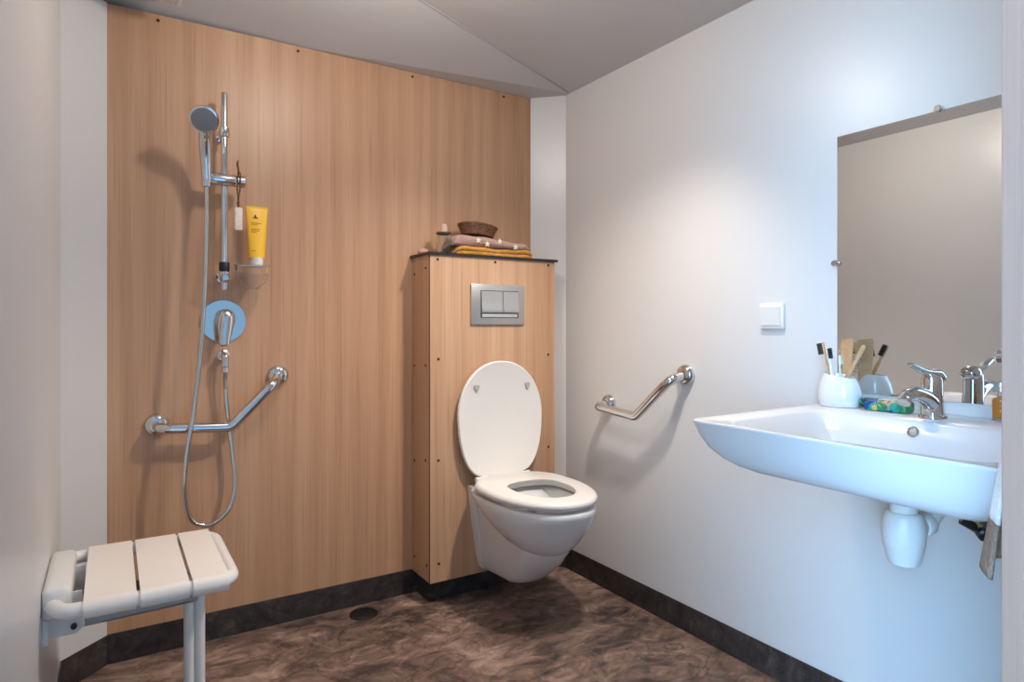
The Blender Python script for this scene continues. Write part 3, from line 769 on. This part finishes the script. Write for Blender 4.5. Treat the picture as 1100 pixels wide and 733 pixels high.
# angle valve
t = thing('angle_valve', (XR, .664, .605), 'small black and brass angle valve under the washbasin right of the trap', 'valve')
obj('body', tube(nbm(), fillet([(XR, .650, .606), (1.605, .650, .606), (1.588, .672, .622)], .015), .010, 16), M['valveb'], t)
obj('nut', lathe(nbm(), [(.012, 0), (.013, .002), (.013, .010), (.011, .012)], (1.612, .650, .606), (-1, 0, 0), 6), M['brass'], t, smooth=False, label='brass nut')
obj('handle', lathe(nbm(), [(.006, 0), (.014, .004), (.015, .016), (.010, .020)], (1.604, .641, .602), (-.6, -.75, -.25), 12), M['valveb'], t, smooth=False)
obj('supply_hose', tube(nbm(), smooth_path([(1.590, .668, .620), (1.587, .664, .64), (1.585, .655, .67), (1.585, .652, .701)], 6), .0062, 12), M['steel'], t, label='braided steel hose')

# ------------------------------------------------------------------ basin tap
fx, fy = 1.570, .722
t = thing('basin_tap', (fx, fy, BZ), 'chrome single lever tap standing on the back of the washbasin', 'tap')
obj('base_ring', lathe(nbm(), [(.0285, 0), (.0290, .003), (.0275, .0065), (.024, .008)], (fx, fy, BZ-.0005), seg=32), M['chrome'], t)
b = nbm()
rings = []
for z, rx, ry, dx in ((.006, .0235, .0235, 0), (.02, .0230, .0225, -.002), (.045, .0225, .0215, -.004), (.075, .0220, .0215, -.004), (.088, .0215, .021, -.004), (.094, .018, .018, -.004)):
    rings.append([(fx+dx+rx*math.cos(2*PI*k/28), fy+ry*math.sin(2*PI*k/28), BZ+z) for k in range(28)])
skin(b, rings)
obj('body', b, M['chrome'], t)
b = nbm()
sp = smooth_path([(fx-.004, fy, BZ+.030), (fx-.035, fy, BZ+.048), (fx-.075, fy, BZ+.058), (fx-.105, fy, BZ+.056), (fx-.122, fy, BZ+.048)], 6)
tube(b, sp, [.0205-.0075*k/(len(sp)-1) for k in range(len(sp))], 20)
spo = obj('spout', b, M['chrome'], t)
obj('aerator', lathe(nbm(), [(.0110, -.004), (.0132, 0), (.0132, .014), (.0112, .016), (0, .015)], (fx-.114, fy, BZ+.052), (-.75, 0, -.66), 24), M['steel'], spo)
b = nbm(); rings = []
# lever: domed cap whose front sweeps up and forward into a tapering handle
cap = smooth_path([(fx+.019, fy, BZ+.080), (fx+.010, fy, BZ+.093), (fx-.014, fy, BZ+.101), (fx-.046, fy, BZ+.108), (fx-.078, fy, BZ+.118), (fx-.098, fy, BZ+.125)], 5)
ws = [.010, .017, .020, .0215, .022, .022, .0218, .0212, .020, .019, .018, .017, .016, .015, .014, .0132, .0125, .0118, .0112, .0106, .0100, .0096, .0092, .0088, .0085, .006]
hs_ = [.006, .012, .016, .018, .019, .019, .0182, .017, .0155, .0135, .0115, .0095, .0075, .007, .0066, .0062, .0058, .0055, .0052, .005, .0048, .0046, .0044, .0042, .004, .003]
for i, (p, tt, nn, bb) in enumerate(frames(cap)):
    side = V((0, 1, 0)); upv = tt.cross(side)
    rings.append([p + side*ws[i]*math.cos(2*PI*k/20) + upv*hs_[i]*math.sin(2*PI*k/20) for k in range(20)])
skin(b, rings)
obj('lever', b, M['chrome'], t)

# ------------------------------------------------------------------ toothbrush cup and brushes
ux, uy = 1.592, .953
t = thing('toothbrush_cup', (ux, uy, BZ), 'squat white ceramic tumbler on the far end of the washbasin', 'cup')
b = nbm(); rings = []
def oval(z, rx, ry, tilt_=0.0): return [(ux+rx*math.cos(2*PI*k/40), uy+ry*math.sin(2*PI*k/40), z+tilt_*math.sin(2*PI*k/40)) for k in range(40)]
for z, r in ((0, .046), (.003, .0505), (.02, .0545), (.04, .0540), (.058, .0495), (.072, .0430), (.079, .0395)):
    rings.append(oval(BZ+z, r*.80, r, .006*(z/.079)))
for z, r in ((.0805, .0375), (.0775, .0355), (.05, .0450), (.015, .048), (.008, .040)):
    rings.append(oval(BZ+z, r*.80, r, .006*(min(z, .079)/.079)))
skin(b, rings)
obj('tumbler', b, M['ceramic'], t, sharp=60)
def brush(p0, p1, hd, head_mat, hm, label, w0=.0052, side=(0, 1, 0), bl=.010):
    """toothbrush from p0 (in the cup) to p1 (head tip); bristles point along hd"""
    p0, p1, hd = V(p0), V(p1), V(hd).normalized()
    t = thing('toothbrush', p0, label, 'toothbrush', 'toothbrushes in the white tumbler')
    ax = (p1-p0).normalized(); L = (p1-p0).length
    hd = (hd-ax*hd.dot(ax)).normalized(); sd = ax.cross(hd)
    rings = []
    for u, wd in ((0, .6), (.02, 1), (.35, 1.1), (.62, .85), (.74, .55), (.82, .95), (.95, 1), (.99, .85), (1, .4)):
        p = p0+ax*(L*u)
        rings.append([p + sd*(w0*wd*math.cos(2*PI*k/14)) + hd*(.0030*min(1, wd+.1)*math.sin(2*PI*k/14)) for k in range(14)])
    b = nbm(); skin(b, rings); obj('handle', b, hm, t, sharp=60)
    b = nbm()
    for i in range(7):
        for j in (-1, 0, 1):
            c0 = p0+ax*(L*(.815+.165*i/6))+sd*(j*.0030)+hd*.0022
            tube(b, [c0, c0+hd*bl], [.00165, .0018], 6)
    obj('bristles', b, head_mat, t, sharp=80)
    return t
brush((1.590, .966, BZ+.012), (1.592, .9995, 1.006), (-.3, 1, .0), M['bristlek'], M['bamboo'], 'leftmost bamboo toothbrush with black bristles in the white tumbler', w0=.0056, bl=.013)
brush((1.574, .950, BZ+.012), (1.572, .972, .992), (-.6, -.8, 0), M['bristlek'], mat('white_brush', (.82, .83, .85), .35), 'white handled toothbrush with black bristles in the white tumbler', w0=.0058)
brush((1.604, .974, BZ+.012), (1.612, .9000, 1.000), (1, .25, 0), M['bristlek'], M['bamboo'], 'bamboo toothbrush leaning far right out of the white tumbler', w0=.0062)
brush((1.602, .955, BZ+.012), (1.628, .975, .972), (.8, -.6, 0), M['bristlew'], mat('pale_green_brush', (.62, .78, .74), .3), 'pale green toothbrush with white bristles at the back of the tumbler', w0=.0058, bl=.013)
# bamboo comb standing in the cup
t = thing('bamboo_comb', (1.61, .945, BZ+.012), 'wide flat bamboo comb standing at the back of the white tumbler', 'comb')
b = nbm()
cw = V((.016, .040, 0)); cn = V((.040, -.016, 0)).normalized()*.0035; cc = V((1.622, .953, 0))
prism(b, [cc+cw*u+V((0, 0, z)) for u, z in ((-.30, BZ+.014), (.30, BZ+.014), (.46, .98), (.50, 1.002), (.40, 1.012), (-.40, 1.016), (-.50, 1.006), (-.46, .98))], cn)
obj('comb_body', b, M['bamboo'], t, smooth=False)
b = nbm()
for k in range(9):
    z = .925+.008*k
    p0 = cc+cw*.42+cn*.2+V((0, 0, z)); p1 = p0+cw*.30
    prism(b, [p0, p1, p1+V((0, 0, .003)), p0+V((0, 0, .004))], cn*.6)
obj('comb_teeth', b, M['bamboo'], t, smooth=False)

# ------------------------------------------------------------------ wrapped soap bar
t = thing('wrapped_soap', (1.585, .835, BZ), 'soap bar in shiny green and blue patterned paper beside the tap', 'soap')
b = nbm()
box(b, (-.024, -.057, 0), (.024, .057, .028), .0075, 3)
bmesh.ops.subdivide_edges(b, edges=b.edges[:], cuts=2, use_grid_fill=True)
for v in b.verts:
    e = max(0, abs(v.co.y)-.047)/.010
    v.co.z = max(0, v.co.z + .0012*math.sin(v.co.y*170)*(v.co.z/.028)); v.co.x *= 1-.10*e
bmesh.ops.rotate(b, verts=b.verts, cent=(0, 0, 0), matrix=Matrix.Rotation(math.radians(6), 3, 'Z'))
bmesh.ops.translate(b, verts=b.verts, vec=(1.594, .838, BZ))
pk = obj('wrapper', b, M['wrap'], t, sharp=60)
b = nbm(); box(b, (1.580, .815, BZ+.0275), (1.606, .850, BZ+.0292), .0006, 1)
obj('paper_label', b, mat('cream_label', (.72, .66, .52), .5), t, smooth=False, label='cream paper label')

# ------------------------------------------------------------------ amber bottle
ax_, ay_ = 1.645, .620
t = thing('perfume_bottle', (ax_, ay_, BZ), 'small amber glass bottle on the washbasin beside the tap', 'bottle')
obj('glass_body', lathe(nbm(), [(.013, 0), (.0150, .002), (.0155, .044), (.013, .050), (.006, .053), (.006, .058)], (ax_, ay_, BZ), seg=28), M['glass'], t)
obj('liquid', lathe(nbm(), [(.012, .007), (.0142, .009), (.0146, .042), (.012, .046), (0, .046)], (ax_, ay_, BZ), seg=28), M['amber'], t, label='amber liquid')
obj('sprayer', lathe(nbm(), [(.0068, .054), (.0072, .056), (.0072, .066), (.0035, .067), (.0035, .074), (.0058, .075), (.0058, .084), (.004, .086), (0, .086)], (ax_, ay_, BZ), seg=20), M['chrome'], t, label='chrome sprayer')

# ------------------------------------------------------------------ towel on a chrome peg, just inside the doorway
px, pz = 1.0, 1.009
t = thing('towel_peg', (px, YF, pz), 'round chrome towel peg beside the doorway at the right edge', 'hook')
obj('peg', tube(nbm(), [(px, YF, pz), (px, YF+.072, pz), (px, YF+.079, pz), (px, YF+.082, pz)], [.0095, .0100, .0095, .007], 24), M['chrome'], t)
obj('rose', lathe(nbm(), [(.024, 0), (.024, .004), (.013, .008)], (px, YF, pz), (0, 1, 0), 28), M['chrome'], t)
t = thing('hand_towel', (px, YF+.04, .74), 'white hand towel with a brown border hanging at the right edge', 'towel')
NU, NV = 64, 40
grid = []
z_top, yc = pz+.0125, YF+.040
for j in range(NV+1):
    v = j/NV; row = []
    for i in range(NU+1):
        u = i/NU-.5
        spread = .018+.108*(v**.85)
        x = px + u*2*spread
        fold = (.004+.013*v)*math.sin(u*2*PI*2.2+.8)+.004*v*math.sin(u*17+1)
        fold = max(-.026, min(.026, fold))
        drop = z_top-.262*v + .012*v*math.cos(u*9.0+2.2) - .03*v*(.25-u*u)
        if v < .08: drop = z_top - .262*v - .012*(2*u)**2
        row.append((x, yc+fold*min(1, v/.1), drop))
    grid.append(row)
def sheet(j0, j1):
    bm = nbm(); vs = [[bm.verts.new(p) for p in grid[j]] for j in range(j0, j1+1)]
    for a, bb in zip(vs, vs[1:]):
        for i in range(NU): bm.faces.new((a[i], a[i+1], bb[i+1], bb[i]))
    return bm
JB = 31
c1 = obj('cloth', sheet(0, JB), M['tw'], t, sharp=80)
c2 = obj('border', sheet(JB, NV), M['tb'], t, sharp=80, label='brown woven border')
for o in (c1, c2):
    md = o.modifiers.new('thick', 'SOLIDIFY'); md.thickness = .004; md.offset = 0

# ------------------------------------------------------------------ light
w = bpy.data.worlds.new('World'); SC.world = w; w.use_nodes = True
nt = w.node_tree; bg = nt.nodes['Background']
tc = nt.nodes.new('ShaderNodeTexCoord'); sx = nt.nodes.new('ShaderNodeSeparateXYZ'); rp = nt.nodes.new('ShaderNodeValToRGB')
mr = nt.nodes.new('ShaderNodeMapRange'); mr.inputs['From Min'].default_value = -.1; mr.inputs['From Max'].default_value = .8
nt.links.new(tc.outputs['Generated'], sx.inputs[0]); nt.links.new(sx.outputs['Z'], mr.inputs['Value']); nt.links.new(mr.outputs[0], rp.inputs['Fac'])
rp.color_ramp.elements[0].color = (.38, .69, 1.0, 1); rp.color_ramp.elements[1].color = (.20, .50, 1.0, 1)
nt.links.new(rp.outputs['Color'], bg.inputs['Color'])
# the open sky lies to the left of the doorway; straight ahead the view is shaded
ms = nt.nodes.new('ShaderNodeMapRange'); ms.interpolation_type = 'SMOOTHSTEP'
ms.inputs['From Min'].default_value = -.62; ms.inputs['From Max'].default_value = -.96
ms.inputs['To Min'].default_value = .8; ms.inputs['To Max'].default_value = 54
nt.links.new(sx.outputs['X'], ms.inputs['Value']); nt.links.new(ms.outputs[0], bg.inputs['Strength'])

def lamp(name, kind, loc, energy, col, size=None, rot=None, **kw):
    l = bpy.data.lights.new(name, kind); l.energy = energy; l.color = col
    for k, v in kw.items(): setattr(l, k, v)
    o = bpy.data.objects.new(name, l); COL.objects.link(o); o.location = loc
    if rot: o.rotation_euler = rot
    return o
WARM = (1.0, .90, .81)
lamp('ceiling_downlight', 'SPOT', (1.22, 1.20, 2.02), 88, WARM, rot=V((-.24, .75, -2.02)).to_track_quat('-Z', 'Y').to_euler(), shadow_soft_size=.05, spot_size=math.radians(104), spot_blend=1.0)
lamp('ceiling_lamp', 'POINT', (.62, 1.50, 2.02), 13, WARM, shadow_soft_size=.05)
pt = lamp('doorway_portal', 'AREA', ((DX0+DX1)/2, .2, DH/2), 1, (1, 1, 1), rot=(PI/2, 0, 0), shape='RECTANGLE', size=DX1-DX0, size_y=DH)
pt.data.cycles.is_portal = True

# ------------------------------------------------------------------ camera
cam = bpy.data.cameras.new('Camera'); co = bpy.data.objects.new('Camera', cam); COL.objects.link(co)
co.location = (0, 0, 1.05); co.rotation_euler = (PI/2, 0, -math.radians(32))
cam.sensor_width = 36; cam.lens = 36*688/1100; cam.shift_y = -16.5/1100; cam.clip_start = .02
SC.camera = co
SC.view_settings.view_transform = 'Standard'; SC.view_settings.look = 'None'
SC.view_settings.gamma = 1.0; SC.view_settings.use_curve_mapping = False
SC.view_settings.exposure = 0.0
SC.cycles.use_denoising = True
SC.cycles.max_bounces = 10; SC.cycles.diffuse_bounces = 6; SC.cycles.transmission_bounces = 10
SC.cycles.sample_clamp_indirect = 6
